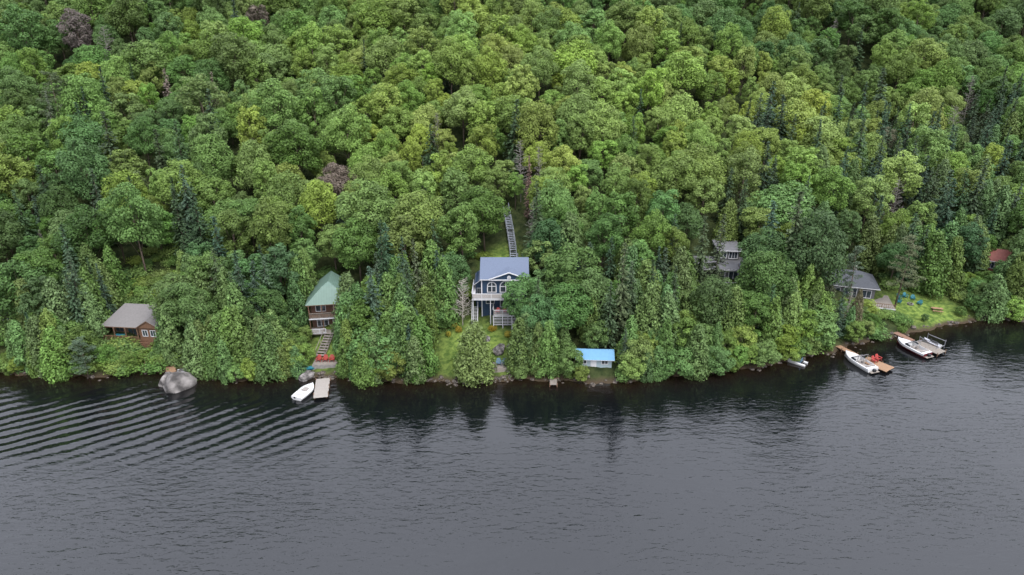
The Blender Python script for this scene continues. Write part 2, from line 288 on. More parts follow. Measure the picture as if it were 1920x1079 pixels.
def tree(kind,x,y,Ht,col=None,parent=None,name=None,wide=1.0,v=None):
    lib,hs={'dec':(DEC,DECH),'spr':(SPR,SPRH),'ced':(CED,[9]*4),'pin':(PIN,[15,14]),'dea':(DEA,[11,9,9]),'bus':(BUS,BUSH),'shr':(SHR,[1.6,1.9,1.5])}[kind]
    i=(rnd.randrange(len(lib)) if kind!='dea' else rnd.randrange(2)) if v is None else v; k=Ht/hs[i]; w=k*rnd.uniform(0.9,1.12)*wide
    base={'dec':C_mid,'spr':C_spr,'ced':C_ced,'pin':C_pin,'bus':C_mid,'shr':C_mid,'dea':(1,1,1)}[kind]
    o=place(lib[i],name or NAME[kind],(x,y,max(H(x,y),-.2)-0.1),rnd.uniform(0,6.28),(w,w*rnd.uniform(.88,1.12),k),jit(col or base),parent)
    if kind!='shr': o.rotation_euler[0]=rnd.gauss(0,.03); o.rotation_euler[1]=rnd.gauss(0,.03)
    return o
Z=[(-69.5,-55.5,92,101,0),(-68.5,-56,100,110,0),(-69,-53,110,115,2.5),(-56,-50.8,93,96.9,0),(-93,-83.5,101,111,0),(-89,-79,94,101,3.2),
 (-33.6,-26.5,88,104,0),(-35.5,-25.8,101.5,111.5,0),(-37.5,-33.6,97,104,3.5),(-37,-33.6,93,97,5),
 (-14,1,90,104,0),(-10.2,4.2,102,114.5,0),(-3.4,3,112,124,0),(-2.6,1.2,123,128,0),(-7,-2,113,119,0),
 (5.4,7.7,88,100,0),(8.5,17.5,88,98,0),(29.5,46,113.5,124,0),(28,34,104,114,4.5),(34,43,102,114,3.2),
 (57.5,72,114,127,0),(54,65,106,115,3.2),(52.5,58.5,98,105,0),(65,87,106,122,0),(93,101,123,133,0),(88,94,115,124,4)]
def hmax(x,y):
    h=99
    for a,b_,c_,d,q in Z:
        if a<=x<=b_ and c_<=y<=d: h=min(h,q)
    return h
pts=[]
def free(x,y,r):
    for px,py,pr in pts:
        if abs(px-x)<r+pr and (px-x)**2+(py-y)**2<(0.5*(r+pr))**2: return False
    return True
forest=empty('forest',(0,0,0)); shoreveg=empty('shoreline_trees',(0,0,0))
F=[(-66.5,93.2,'pin',7,None,1.3),(-61,95.2,'bus',3.4,None,1),(-69,95.5,'bus',6.5,None,1.1),(-64.5,95.6,'bus',3.6,None,1),(-66.5,97.3,'shr',2.0,None,1.5),(-63.3,97.6,'shr',1.8,None,1.5),(-61,97.8,'shr',1.8,None,1.4),(-56.6,97.2,'bus',3.2,None,1),
(-5.9,93,'ced',9.5,C_ced,1.25),(2.2,95.5,'ced',9,None,1),(4,93.8,'ced',8.5,None,1),(4.2,99.5,'spr',12,None,1),(1.4,98.3,'ced',6,None,1),
(8.9,93.0,'bus',6,(0.125,0.175,0.04),1),(10.6,91.9,'bus',3.4,(0.12,0.17,0.04),1),
(17.2,99,'spr',18.5,C_pin,0.8),(14.5,100.5,'ced',10,None,1.1),(33.2,112.5,'spr',15,(0.05,0.07,0.038),0.9),(35.8,112,'spr',15.5,(0.045,0.066,0.034),0.9),(31,112,'ced',8,None,1),(30,110,'bus',6,None,1),
(49.5,112,'spr',21,(0.045,0.066,0.03),1.35),(52.5,111.5,'dec',18,(0.05,0.08,0.034),0.8),(55.0,108.5,'ced',9,C_pin,1),(57.8,107.2,'dea',8,None,1),(59.3,106.8,'ced',8,(0.11,0.11,0.078),0.8),
(61.0,112.5,'pin',12.5,C_pin,0.8),(71.5,116,'pin',14,C_pin,0.95),(50.3,101.6,'bus',8,(0.125,0.175,0.045),1.0),(44.5,99.5,'bus',6.5,(0.14,0.195,0.04),1.2),(47.5,101.3,'bus',7,(0.13,0.18,0.04),1.2),
(86.5,115.7,'bus',4.0,None,1),(88.5,116.5,'bus',5.5,(0.08,0.125,0.036),1.1),(91.5,117,'bus',4.5,None,1.1),(71.5,110.6,'bus',1.6,None,1),(75,111.8,'bus',1.8,None,1),(83,114.5,'bus',2.2,None,1),(61,108.4,'bus',3.4,None,1),(63.8,109.2,'bus',3.0,None,1),(93,121,'bus',5,None,1),(96,123,'bus',5.5,None,1),(99.5,124,'bus',6,None,1),(96,130.5,'bus',6.5,None,1),
(-21.5,94.0,'bus',8,None,1.1),(-18.5,92.3,'bus',6,(0.12,0.165,0.045),1),(-16,95,'ced',10,None,1.3),(-23.6,97.5,'bus',10.5,(0.095,0.145,0.036),0.95),(-21,99.5,'bus',9,None,1.1),
(-15,104,'spr',15,(0.05,0.07,0.034),0.9),(-18,103,'spr',16,None,0.9),(-22,106,'spr',17,None,0.9),(-12,106,'spr',12,None,0.9),
(3.4,131,'spr',13,(0.12,0.08,0.055),0.7),(1.8,136,'dea',13,None,1),(7,115,'dec',11,(0.075,0.13,0.045),0.9),
(-69,163,'spr',14,(0.16,0.14,0.13),0.7),(-80,164,'spr',14,(0.17,0.135,0.11),0.9),(-86,118,'spr',8,(0.14,0.11,0.10),0.8),(-100,150,'spr',17,C_pin,0.8),(-103,158,'pin',18,None,.8),(-96,157,'spr',15,None,.8),(-36,99.5,'shr',2.5,None,1.5)]
for x,y,k,h,c,w in F:
    tree(k,x,y,h,c,None,None,w); pts.append((x,y,1.2 if k in('ced','spr','dea') else 1.9))
tree('dea',-8.3,103.4,8.6,None,None,'birch_tree',.85,2); pts.append((-8.3,103.4,1.5))
def yl(x,y):
    g=math.exp(-((x-24)/62)**2-((y-160)/32)**2)+0.6*math.exp(-((x+35)/28)**2-((y-135)/16)**2)+0.45*math.exp(-((x+40)/65)**2-((y-190)/24)**2)+.4*math.exp(-((x-95)/35)**2-((y-172)/28)**2)
    return max(0,min(1,0.95*g+0.05+0.3*(math.sin(x*0.11+y*0.07)*math.sin(y*0.13-x*0.05))+rnd.uniform(-.22,.28)))
x=-122.0
while x<125:
    x+=rnd.uniform(1.3,2.6); s=rnd.uniform(-.25,.8); y=float(shore(x))+s; hm=hmax(x,y)
    if hm==0 or 60<x<88: continue
    k='ced' if rnd.random()<(.35 if 20<x<48 else .6) else 'bus'
    if not free(x,y,1.0): continue
    h=min(hm,rnd.uniform(4,9) if k=='ced' else rnd.uniform(2.5,5.5)); pts.append((x,y,1.1))
    tree(k,x,y,h,mixc(C_ced,C_mid,rnd.random()) if k=='ced' else mixc(C_mid,C_yel,rnd.random()*.7),shoreveg,wide=1.1)
cnt=0
for it in range(9000):
    x=rnd.uniform(-125,135); s=abs(rnd.gauss(0,7))+1.0
    if s>17: continue
    y=float(shore(x))+s; hm=hmax(x,y)
    if hm==0: continue
    u=rnd.random(); front=s<4
    if front: k='ced' if u<0.62 else ('bus' if u<0.92 else 'spr')
    else: k='ced' if u<0.33 else ('spr' if u<0.52 else ('bus' if u<0.7 else 'dec'))
    if x>20 and x<40 and front and u<0.5: k='bus'
    r={'ced':1.45,'bus':2.2,'spr':1.7,'dec':3.0}[k]
    if not free(x,y,r): continue
    h={'ced':rnd.uniform(6,10.5) if front else rnd.uniform(8,12),'bus':rnd.uniform(4,7.5),'spr':rnd.uniform(7,10) if front else rnd.uniform(10,16),'dec':rnd.uniform(9,13.5)}[k]
    if h>hm: 
        h=hm*rnd.uniform(.7,1); k='bus'
    c={'ced':mixc(C_ced,C_mid,rnd.random()*.6),'bus':mixc(C_mid,C_yel,rnd.random()*.6),'spr':C_spr,'dec':mixc(C_dark,C_mid,rnd.random())}[k]
    pts.append((x,y,r)); tree(k,x,y,h,c,shoreveg); cnt+=1
cnt2=0
cell={}
def key(x,y): return (int(x//8),int(y//8))
for p in pts: cell.setdefault(key(p[0],p[1]),[]).append(p)
def free2(x,y,r):
    a,b_=key(x,y)
    for i in (-1,0,1):
        for j in (-1,0,1):
            for px,py,pr in cell.get((a+i,b_+j),()):
                if (px-x)**2+(py-y)**2<(0.5*(r+pr))**2: return False
    return True
for it in range(30000):
    x=rnd.uniform(-215,225); s=rnd.uniform(11,185); y=float(shore(x))+s
    if abs(x)>0.85*y+25: continue
    if hmax(x,y)<9: continue
    pc=0.03
    if x>55 and s<62: pc=0.5
    elif s<26: pc=0.16
    elif x<-60 and s<60: pc=0.14
    if s>80: pc=0.015
    u=rnd.random(); k='spr' if u<pc else 'dec'
    if k=='dec' and u>0.996: k='dea'
    if k=='spr' and rnd.random()<0.25 and s<50: k='ced'
    sc=rnd.choice((rnd.uniform(0.5,.8),rnd.uniform(.75,1.15),rnd.uniform(.75,1.15)))
    r={'dec':5.7*sc,'spr':3.0,'ced':3,'dea':4}[k]
    if not free2(x,y,r): continue
    h={'dec':14*sc**.8*rnd.uniform(.85,1.17),'spr':rnd.uniform(11,18),'ced':rnd.uniform(9,13),'dea':rnd.uniform(10,14)}[k]
    yv=yl(x,y)
    dk=max(0,min(1,0.28+0.4*math.sin(x*0.07+2)*math.cos(y*0.06)+rnd.uniform(-.5,.5)-yv))
    c={'dec':mixc(mixc(C_mid,C_dark,dk),C_yel,yv),'spr':C_spr,'ced':C_ced,'dea':None}[k]
    if k=='dec' and rnd.random()<0.005: c=(0.13,0.11,0.08)
    w=1.0 if k!='dec' else sc*14/h
    p=(x,y,r); cell.setdefault(key(x,y),[]).append(p); tree(k,x,y,h,c,forest,wide=w); cnt2+=1
under=empty('undergrowth',(0,0,0))
for it in range(1700):
    x=rnd.uniform(-110,100); s=rnd.uniform(0.1,30); y=float(shore(x))+s
    if it>900: x=rnd.choice((rnd.uniform(-69,-53),rnd.uniform(28,48),rnd.uniform(56,88))); y=rnd.uniform(104,125) if x<50 else rnd.uniform(107,126)
    if it>1500: x=rnd.uniform(-69,-53); y=rnd.uniform(94.5,99)
    if y<float(shore(x)): continue
    if hmax(x,y)>9 and rnd.random()<0.6: continue
    inl=any(((x-a)/p)**2+((y-b_)/q)**2<0.9 for a,b_,p,q in LAWN)
    if inl and rnd.random()<(0.93 if x<20 else .98): continue
    if -6.5<x<4 and 101.5<y<113 or -35.5<x<-26 and 98.5<y<111 or -68.5<x<-56.5 and 98.5<y<108.5 or 30<x<46.5 and 113<y<126 or 58<x<72.5 and 113.5<y<127 or 93<x<101 and y>123 or -93<x<-84 and 101<y<111: continue
    if -33<x<-27.6 and 93<y<104 or 5.9<x<7.4 and y<100 or 66<x<69 and y<112 or -59.5<x<-57.2 and y<100 or 9.5<x<17 and 93.5<y<98 or 54<x<57 and y<105 or -55.5<x<-51 and y<97: continue
    tree('shr',x,y,rnd.uniform(.6,2.1),mixc(C_mid,C_yel,rnd.random()*.7),under,wide=1.2)
print('trees',cnt,cnt2)
# ---------------------------------------------------------------- building helpers
def rail(g,p,q,h=0.95,m=M_white,n=None):
    p=Vector(p);q=Vector(q);d=q-p;L_=d.length; up=Vector((0,0,h))
    g.beam(p+up,q+up,0.09,m); g.beam(p+Vector((0,0,.12)),q+Vector((0,0,.12)),0.06,m)
    n=n or max(2,int(L_/0.16))
    for i in range(n+1):
        a=p+d*i/n; big=i%10==0 or i==n
        g.beam(a,a+up*(1.06 if big else 1),0.11 if big else 0.045,m)
def window(g,cx,z0,w,h,y,m=M_white,nx=2,nz=1,face='y',t=0.09):
    def bx(a0,a1,z0_,z1_,d0,d1,mm):
        if face=='y': g.box(a0,a1,y+d0,y+d1,z0_,z1_,mm)
        else: g.box(y+d0,y+d1,a0,a1,z0_,z1_,mm)
    s=-1 if face!='x+' else 1
    def bb(a0,a1,z0_,z1_,dep,mm): bx(a0,a1,z0_,z1_,min(0,s*dep),max(0,s*dep),mm)
    bb(cx-w/2,cx+w/2,z0,z0+h,0.02,M_glass)
    bb(cx-w/2-t,cx-w/2,z0-t,z0+h+t,0.06,m); bb(cx+w/2,cx+w/2+t,z0-t,z0+h+t,0.06,m); bb(cx-w/2,cx+w/2,z0+h,z0+h+t,0.058,m); bb(cx-w/2,cx+w/2,z0-t,z0,0.08,m)
    for i in range(1,nx): bb(cx-w/2+w*i/nx-t*.35,cx-w/2+w*i/nx+t*.35,z0,z0+h,0.045,m)
    for i in range(1,nz): bb(cx-w/2,cx+w/2,z0+h*i/nz-t*.3,z0+h*i/nz+t*.3,0.04,m)
def arch(g,cx,z0,w,hr,y):
    def prof(r,zz,b0): return [(cx-r,y,b0),(cx+r,y,b0)]+[(cx+r*math.cos(a),y,zz+r*math.sin(a)) for a in [math.pi*i/12 for i in range(13)]]
    P=prof(w/2+0.16,z0+hr,z0-0.15); g.extr(P,(0,-0.06,0),M_white)
    P=[(a,b_-0.062,c_) for a,b_,c_ in prof(w/2,z0+hr,z0)]; g.extr(P,(0,-0.01,0),M_glass)
    g.box(cx-.06,cx+.06,y-.11,y-.073,z0,z0+hr+w/2,M_white); g.box(cx-w/2,cx+w/2,y-.105,y-.073,z0+hr-.06,z0+hr+.06,M_white)
def stairs(name,p,q,w,m,rails=None,parent=None):
    g=MB(); p=Vector(p);q=Vector(q); d=q-p; n=max(3,int(abs(d.z)/0.19)); h=Vector((d.x,d.y,0)); hl=h.length; hd=h.normalized(); sd_=Vector((-hd.y,hd.x,0))
    for s in (-1,1): g.beam(p+sd_*w/2*s-Vector((0,0,.15)),q+sd_*w/2*s-Vector((0,0,.15)),0.07,m,h=0.25)
    for i in range(n+1):
        c=p+d*i/n; t=hl/n*0.42
        pts_=[c-sd_*w/2-hd*t,c+sd_*w/2-hd*t,c+sd_*w/2+hd*t,c-sd_*w/2+hd*t]; g.slab([tuple(x) for x in pts_],0.05,m)
    if rails:
        for s in (-1,1):
            a=p+sd_*w/2*s;b_=q+sd_*w/2*s; g.beam(a+Vector((0,0,.95)),b_+Vector((0,0,.95)),0.08,rails)
            k=max(2,int(hl/1.5))
            for i in range(k+1):
                c=a+(b_-a)*i/k; g.beam(c-Vector((0,0,.6)),c+Vector((0,0,.97)),0.08,rails)
    return g.obj(name,parent)
# ---------------------------------------------------------------- blue house
bx,by=-1.3,105.8; bz=4.4
E=empty('blue_house',(bx,by,bz))
g=MB(); g.box(-3.8,3.8,0,7.4,-2.5,7.4,M_navy); g.box(-4.9,-3.8,2,6.6,-2.5,6.0,M_navy); g.box(-3.86,3.86,-.06,7.46,4.35,4.55,M_white)
for x in (-3.8,3.8): g.box(x-.09,x+.09,-.07,.12,0,7.3,M_white)
g.obj('walls',E)
g=MB()
g.slab([(-4.1,-.5,7.35),(4.15,-.5,7.35),(4.15,3.7,9.75),(-4.1,3.7,9.75)],.16,M_slate,M_white); g.slab([(4.15,7.9,7.35),(-4.1,7.9,7.35),(-4.1,3.7,9.75),(4.15,3.7,9.75)],.16,M_slate,M_white)
for s in (-3.78,3.78): g.face([(s,0,7.3),(s,7.4,7.3),(s,3.7,9.6)],M_navy)
g.slab([(-2.6,-.75,7.45),(0.8,-.75,8.7),(0.8,2.0,8.8),(-2.6,-.3,7.5)],.14,M_slate,M_white); g.slab([(0.8,-.75,8.7),(4.2,-.75,7.45),(4.2,-.3,7.5),(0.8,2.0,8.8)],.14,M_slate,M_white)
g.face([(-2.4,-.55,7.38),(4,-.55,7.38),(0.8,-.55,8.58)],M_navy); g.box(-2.6,4.2,-.7,-.5,7.2,7.38,M_white)
g.beam((-2.6,-.78,7.42),(0.8,-.78,8.66),.14,M_white); g.beam((4.2,-.78,7.42),(0.8,-.78,8.66),.14,M_white)
g.slab([(-5.2,1.7,5.5),(-3.82,1.7,6.6),(-3.82,6.9,6.6),(-5.2,6.9,5.5)],.14,M_slate,M_white)
g.box(2.2,2.35,5.2,5.35,8.6,9.9,M_alu); g.obj('roof',E)
g=MB()
for cx,w in ((-2.1,1.3),(0.25,1.75),(2.5,1.3)): arch(g,cx,4.95,w,1.0 if w<1.5 else .95,-.005)
arch(g,.8,7.62,.3,.15,-.56)
window(g,0.1,2.15,1.5,2.0,0,nx=2); window(g,-2.4,2.8,1.3,1.2,0,nx=2); window(g,2.5,2.8,1.3,1.2,0,nx=2); window(g,3.3,5,1.2,1.2,3.8,face='x+'); window(g,-4.35,3.5,.6,1.2,2); g.obj('windows',E)
g=MB(); g.box(-5.4,3.2,-2.2,-.07,4.3,4.48,M_white); g.box(-5.4,-4.92,-.07,4,4.3,4.48,M_white); g.box(-5.35,3.15,-2.15,-.09,4.48,4.5,M_plank)
rail(g,(-5.35,-2.15,4.5),(3.15,-2.15,4.5)); rail(g,(3.15,-2.15,4.5),(3.15,-.1,4.5)); rail(g,(-5.35,-2.15,4.5),(-5.35,4,4.5))
for x in (-5.2,-2.3,0.6,3.0): g.beam((x,-2,-1),(x,-2,4.3),.14,M_white)
g.obj('upper_deck',E)
g=MB(); g.box(-1.9,2.9,-3.1,-.01,1.75,1.92,M_white); g.box(-1.85,2.85,-3.05,-.02,1.92,1.94,M_plank)
rail(g,(-1.85,-3.05,1.94),(2.85,-3.05,1.94)); rail(g,(-1.85,-3.05,1.94),(-1.85,-.1,1.94)); rail(g,(2.85,-3.05,1.94),(2.85,-.1,1.94))
for x in (-1.8,-.25,1.3,2.8): g.beam((x,-3.0,-1.5),(x,-3.0,1.75),.15,M_white)
for i in range(24): 
    x=-1.8+i*.2; g.beam((x,-2.95,0.1),(x,-2.95,1.7),.05,M_white)
for z in (.1,.6,1.2): g.box(-1.8,2.8,-2.93,-2.89,z,z+.1,M_white)
g.obj('lower_deck',E)
stairs('side_stairs',(-5.0,-2.6,-1.2),(-5.0,-.2,2.2),1.0,M_white,M_white,E)
def chair(name,loc,rot,m,parent=None,sc=1.0):
    g=MB()
    g.slab([(-.28,-.3,.40),(.28,-.3,.40),(.26,.25,.28),(-.26,.25,.28)],.04,m)
    for i in range(5):
        x=-.24+i*.12; h=.98-.05*abs(i-2); g.slab([(x-.05,.22,.26),(x+.05,.22,.26),(x+.055,.22+.32,h),(x-.055,.22+.32,h)],.03,m)
    for s in (-1,1):
        g.box(s*.36-.07,s*.36+.07,-.36,.42,.55,.59,m); g.box(s*.34-.03,s*.34+.03,-.32,-.22,0,.55,m); g.slab([(s*.32-.02,-.3,.4),(s*.32+.02,-.3,.4),(s*.32+.02,.6,.06),(s*.32-.02,.6,.06)],.1,m)
        g.box(s*.34-.03,s*.34+.03,.30,.38,.1,.55,m)
    o=g.obj(name,parent); o.location=loc; o.rotation_euler=(0,0,rot); o.scale=(sc,)*3; return o
for x in (-1.1,0.1,1.9): chair('chair',(x,-2.2,1.95),0.2*x,M_red,E,.9)
# ---------------------------------------------------------------- green-roof house
E=empty('green_roof_cottage',(-30.7,104.2,3.5),math.radians(8))
g=MB(); g.box(-3,3,0,6.5,-2.5,4.9,M_brown); g.obj('walls',E)
g=MB(); e=4.75;rz=7.5;o_=.65
g.slab([(-3-o_,-1.3,e),(3+o_,-1.3,e),(1.0,1.2,rz-.5),(-1.0,1.2,rz-.5)],.12,M_greenroof,M_wood)
g.slab([(-3-o_,7.1,e),(-3-o_,-1.3,e),(-1.0,1.2,rz-.5),(0,2.2,rz),(0,7.1,rz)],.12,M_greenroof,M_wood); g.slab([(3+o_,-1.3,e),(3+o_,7.1,e),(0,7.1,rz),(0,2.2,rz),(1.0,1.2,rz-.5)],.12,M_greenroof,M_wood)
g.face([(-1.0,1.2,rz-.5),(1.0,1.2,rz-.5),(0,2.2,rz)],M_greenroof); g.face([(-3,6.5,4.7),(3,6.5,4.7),(0,6.5,rz-.1)],M_brown); g.obj('roof',E)
g=MB(); window(g,-1.4,3.1,1.5,1.2,0,nx=2); window(g,1.4,3.0,1.3,1.5,0,nx=2); window(g,-1.3,.35,1.7,1.9,0,nx=3,nz=2,t=.13); window(g,1.3,.35,1.7,1.9,0,nx=3,nz=2,t=.13); window(g,2.5,1,1,1.1,3,face='x+'); window(g,5,3.1,1,1.1,3,face='x+'); g.obj('windows',E)
g=MB(); g.box(-3.2,3.2,-1.7,-.01,2.35,2.5,M_wood); rail(g,(-3.15,-1.65,2.5),(3.15,-1.65,2.5),.9,M_plank); rail(g,(-3.15,-1.65,2.5),(-3.15,-.05,2.5),.9,M_wood); rail(g,(3.15,-1.65,2.5),(3.15,-.05,2.5),.9,M_wood)
g.box(-3.2,3.2,-1.74,-1.702,2.3,2.52,M_white)
for x in (-3.1,-1,1,3.1): g.beam((x,-1.6,-1.5),(x,-1.6,4.7),.14,M_wood)
g.box(-3.3,3.3,-2.6,-.02,-.05,.08,M_plank); rail(g,(-3.2,-2.55,.08),(-.6,-2.55,.08),.85,M_white); rail(g,(1.0,-2.55,.08),(3.2,-2.55,.08),.85,M_plank)
for x in (-3.1,0,3.1): g.beam((x,-2.5,-2),(x,-2.5,0),.14,M_wood)
g.obj('balcony',E)
stairs('garden_stairs',(-30.9,97.2,H(-30.9,97.2)+.3),(-30.4,101.6,3.6),1.4,M_plank,M_plank)
# ---------------------------------------------------------------- brown cottage (left)
E=empty('log_cottage',(-62.4,102.2,2.4),math.radians(-6))
g=MB(); g.box(-4.6,4.6,0,6,-2,3.0,M_orange); g.obj('walls',E)
g=MB(); g.slab([(-5.4,-1.6,2.75),(5.2,-1.6,2.75),(4.7,3,4.9),(-3.6,3,4.9)],.14,M_greyroof,M_wood); g.slab([(5.2,6.8,2.75),(-5.4,6.8,2.75),(-3.6,3,4.9),(4.7,3,4.9)],.14,M_greyroof,M_wood)
g.slab([(-5.4,6.8,2.75),(-5.4,-1.6,2.75),(-3.6,3,4.9)],.14,M_greyroof,M_wood); g.slab([(5.2,-1.6,2.75),(5.2,6.8,2.75),(4.7,3,4.9)],.14,M_orange,M_wood)
g.slab([(1.0,-2.0,2.9),(3.1,-2.0,4.25),(3.1,2,4.6),(1.0,-1.4,2.95)],.12,M_greyroof,M_wood); g.slab([(3.1,-2.0,4.25),(5.25,-2.0,2.9),(5.25,-1.4,2.95),(3.1,2,4.6)],.12,M_greyroof,M_wood)
g.face([(1.2,-1.8,2.85),(5.05,-1.8,2.85),(3.1,-1.8,4.1)],M_orange); g.obj('roof',E)
g=MB(); g.box(1.2,4.55,-1.5,-.01,-1.5,2.85,M_orange); window(g,2.2,1.3,.8,1.0,-1.5); window(g,3.6,1.3,.8,1.0,-1.5); window(g,-1,.6,1.6,1.8,0,m=M_wood,nx=2); window(g,-3.3,1.1,1.3,1.2,0,m=M_wood,nx=2); window(g,2.5,1.2,1.2,1,4.6,face='x+'); g.obj('windows',E)
g=MB(); g.box(-5.3,1.19,-1.9,-.01,.1,.28,M_wood); rail(g,(-5.2,-1.85,.28),(1.1,-1.85,.28),.9,M_orange); rail(g,(-5.2,-1.85,.28),(-5.2,0,.28),.9,M_orange)
for x in (-5.2,-3,-1,1.1): g.beam((x,-1.8,-2),(x,-1.8,2.7),.14,M_wood)
g.box(1.2,4.7,-2.6,-1.52,-.4,-.25,M_orange); rail(g,(1.2,-2.55,-.25),(4.7,-2.55,-.25),.8,M_orange); g.box(-5.3,4.7,-1.935,-1.902,-1.0,-.45,M_wood); g.obj('deck',E)
o=MB(); o.box(-3.6,-2.0,-1.3,-.6,.9,.98,M_teal); o.box(-2.9,-2.75,-1,-.9,.28,.9,M_wood); o.obj('deck_table',E)
stairs('shore_stairs',(-58.3,95.9,.3),(-58.6,100.4,2.2),1.0,M_wood,M_wood)
# ---------------------------------------------------------------- modern grey house
E=empty('modern_grey_house',(37.9,116.9,6.6),math.radians(-4),0.9)
g=MB(); g.box(-7,4.6,0,6,-4,2.9,M_greywall); g.box(.6,4.8,3.5,8.5,2.5,5.6,M_greywall); g.obj('walls',E)
g=MB(); g.slab([(-7.6,-.8,3.0),(6.9,-.8,3.0),(6.9,5.2,3.6),(-7.6,5.2,3.6)],.26,M_flat,M_white); g.slab([(.2,3.0,5.75),(5.3,3.0,5.75),(5.3,9,6.0),(.2,9,6.0)],.26,M_flat,M_white)
g.slab([(4.2,-1.9,2.75),(7.9,-1.9,2.75),(7.9,1.2,3.65),(4.2,1.2,3.65)],.15,M_dark,M_wood); g.obj('roof',E)
g=MB()
for cx in (-5.3,-2.8): window(g,cx,.7,1.7,1.5,0,nx=2)
window(g,.2,.3,2.4,2.1,0,nx=3,t=.18); window(g,3.2,.5,1.7,1.7,0,nx=2,t=.18); window(g,1.6,4.0,1.2,1.1,3.5,t=.14); window(g,3.6,3.9,1.6,1.3,3.5,nx=3,t=.14); g.obj('windows',E)
g=MB(); g.box(4.62,7.6,-1.6,-1.5,-2,.5,M_wood); g.box(7.5,7.6,-1.5,2.5,-2,.5,M_wood); g.box(4.62,7.5,2.4,2.5,-2,3,M_wood)
for x in (4.7,5.65,6.6,7.55): g.beam((x,-1.55,.5),(x,-1.55,2.65),.12,M_wood)
g.box(4.7,7.5,-1.48,2.3,-.2,0,M_plank); g.box(4.75,7.45,-1.52,-1.50,.5,2.5,M_glass)
g.box(-7.2,4.6,-2.4,-.01,-.35,-.15,M_plank); rail(g,(-7.1,-2.35,-.15),(4.5,-2.35,-.15),.9,M_white,n=30)
for x in (-7,-3,1,4.4): g.beam((x,-2.3,-4.5),(x,-2.3,-.3),.15,M_wood)
g.obj('porch',E)
# ---------------------------------------------------------------- dark-roofed bungalow (right)
E=empty('dark_roof_bungalow',(63.4,117.4,2.9),math.radians(-16),.92)
g=MB(); g.box(-4.5,4.5,0,7,-2,3.0,M_greywall); g.obj('walls',E)
g=MB(); a=(-5.2,-.8,2.9);b1=(5.2,-.8,2.9);c1=(5.2,7.8,2.9);d1=(-5.2,7.8,2.9);r0=(-1.6,3.5,5.0);r1_=(1.6,3.5,5.0)
g.slab([a,b1,r1_,r0],.14,M_dark,M_white); g.slab([c1,d1,r0,r1_],.14,M_dark,M_white); g.slab([d1,a,r0],.14,M_dark,M_white); g.slab([b1,c1,r1_],.14,M_dark,M_white); g.box(.8,1.3,4.2,4.7,4.2,5.7,M_concrete); g.obj('roof',E)
g=MB(); window(g,-2.8,.6,1.6,1.5,0); window(g,0,.2,2.2,2.1,0,nx=3); window(g,3,.6,1.6,1.5,0); window(g,3,.8,1.6,1.3,4.5,face='x+'); g.obj('windows',E)
g=MB(); g.box(-2.5,8,-3,-.01,-.25,-.05,M_plank); g.box(-2.55,8.05,-3.06,-3.0,-.3,.0,M_white); g.box(4.52,8,-.01,4,-.25,-.05,M_plank); rail(g,(-2.5,-2.95,-.05),(7.9,-2.95,-.05),.85,M_wood,n=26)
for x in (-2.4,1,4.4,7.8): g.beam((x,-2.9,-3),(x,-2.9,-.2),.15,M_wood)
g.obj('deck',E)
E=empty('wooden_cabin',(-87.3,104.5,3.2),math.radians(-8))
g=MB(); g.box(-4,4,0,6,-2,2.8,M_brown); g.slab([(-4.7,-.8,2.6),(4.7,-.8,2.6),(4.7,3,4.6),(-4.7,3,4.6)],.14,M_dark,M_wood); g.slab([(4.7,6.8,2.6),(-4.7,6.8,2.6),(-4.7,3,4.6),(4.7,3,4.6)],.14,M_dark,M_wood)
g.face([(4,0,2.8),(4,6,2.8),(4,3,4.4)],M_brown); g.face([(-4,0,2.8),(-4,6,2.8),(-4,3,4.4)],M_brown)
window(g,-1.5,.7,1.6,1.3,0); window(g,2,.2,1.8,2,0); g.box(-4,4.6,-2.4,-.01,-.2,0,M_cedarplank); rail(g,(-4,-2.35,0),(4.5,-2.35,0),.9,M_wood,n=20); g.obj('body',E)
E=empty('red_cottage',(97.2,127.0,H(97.2,127)),math.radians(-25),.9)
g=MB(); g.box(-3.2,3.2,0,5,-1.5,2.8,M_redwall); g.slab([(-3.7,-.7,2.6),(3.7,-.7,2.6),(3.7,2.5,4.6),(-3.7,2.5,4.6)],.14,M_redwall,M_white); g.slab([(3.7,5.7,2.6),(-3.7,5.7,2.6),(-3.7,2.5,4.6),(3.7,2.5,4.6)],.14,M_redwall,M_white)
window(g,-1.6,.8,1.2,1.2,0); window(g,1.5,.8,1.2,1.2,0); g.face([(3.2,0,2.8),(3.2,5,2.8),(3.2,2.5,4.4)],M_redwall); g.face([(-3.2,0,2.8),(-3.2,5,2.8),(-3.2,2.5,4.4)],M_redwall); g.obj('body',E)
# ---------------------------------------------------------------- blue-roof shed
E=empty('blue_roof_boathouse',(13.0,94.4,1.0),math.radians(-3))
g=MB(); g.box(-2.7,2.7,0,2.8,-1.2,1.9,M_palewall); g.face([(2.7,0,1.9),(2.7,2.8,1.9),(2.7,1.4,2.6)],M_palewall); g.face([(-2.7,0,1.9),(-2.7,2.8,1.9),(-2.7,1.4,2.6)],M_palewall); g.obj('walls',E)
g=MB(); g.slab([(-3.1,-.5,1.8),(3.1,-.5,1.8),(3.1,1.4,2.75),(-3.1,1.4,2.75)],.08,M_blueroof,M_white); g.slab([(3.1,3.3,1.8),(-3.1,3.3,1.8),(-3.1,1.4,2.75),(3.1,1.4,2.75)],.08,M_blueroof,M_white); g.obj('roof',E)
g=MB(); window(g,1.6,.9,.9,.7,0); g.box(-.6,.3,-.05,0,0,1.75,M_white); window(g,-1.7,.9,.8,.7,0); g.obj('windows',E)
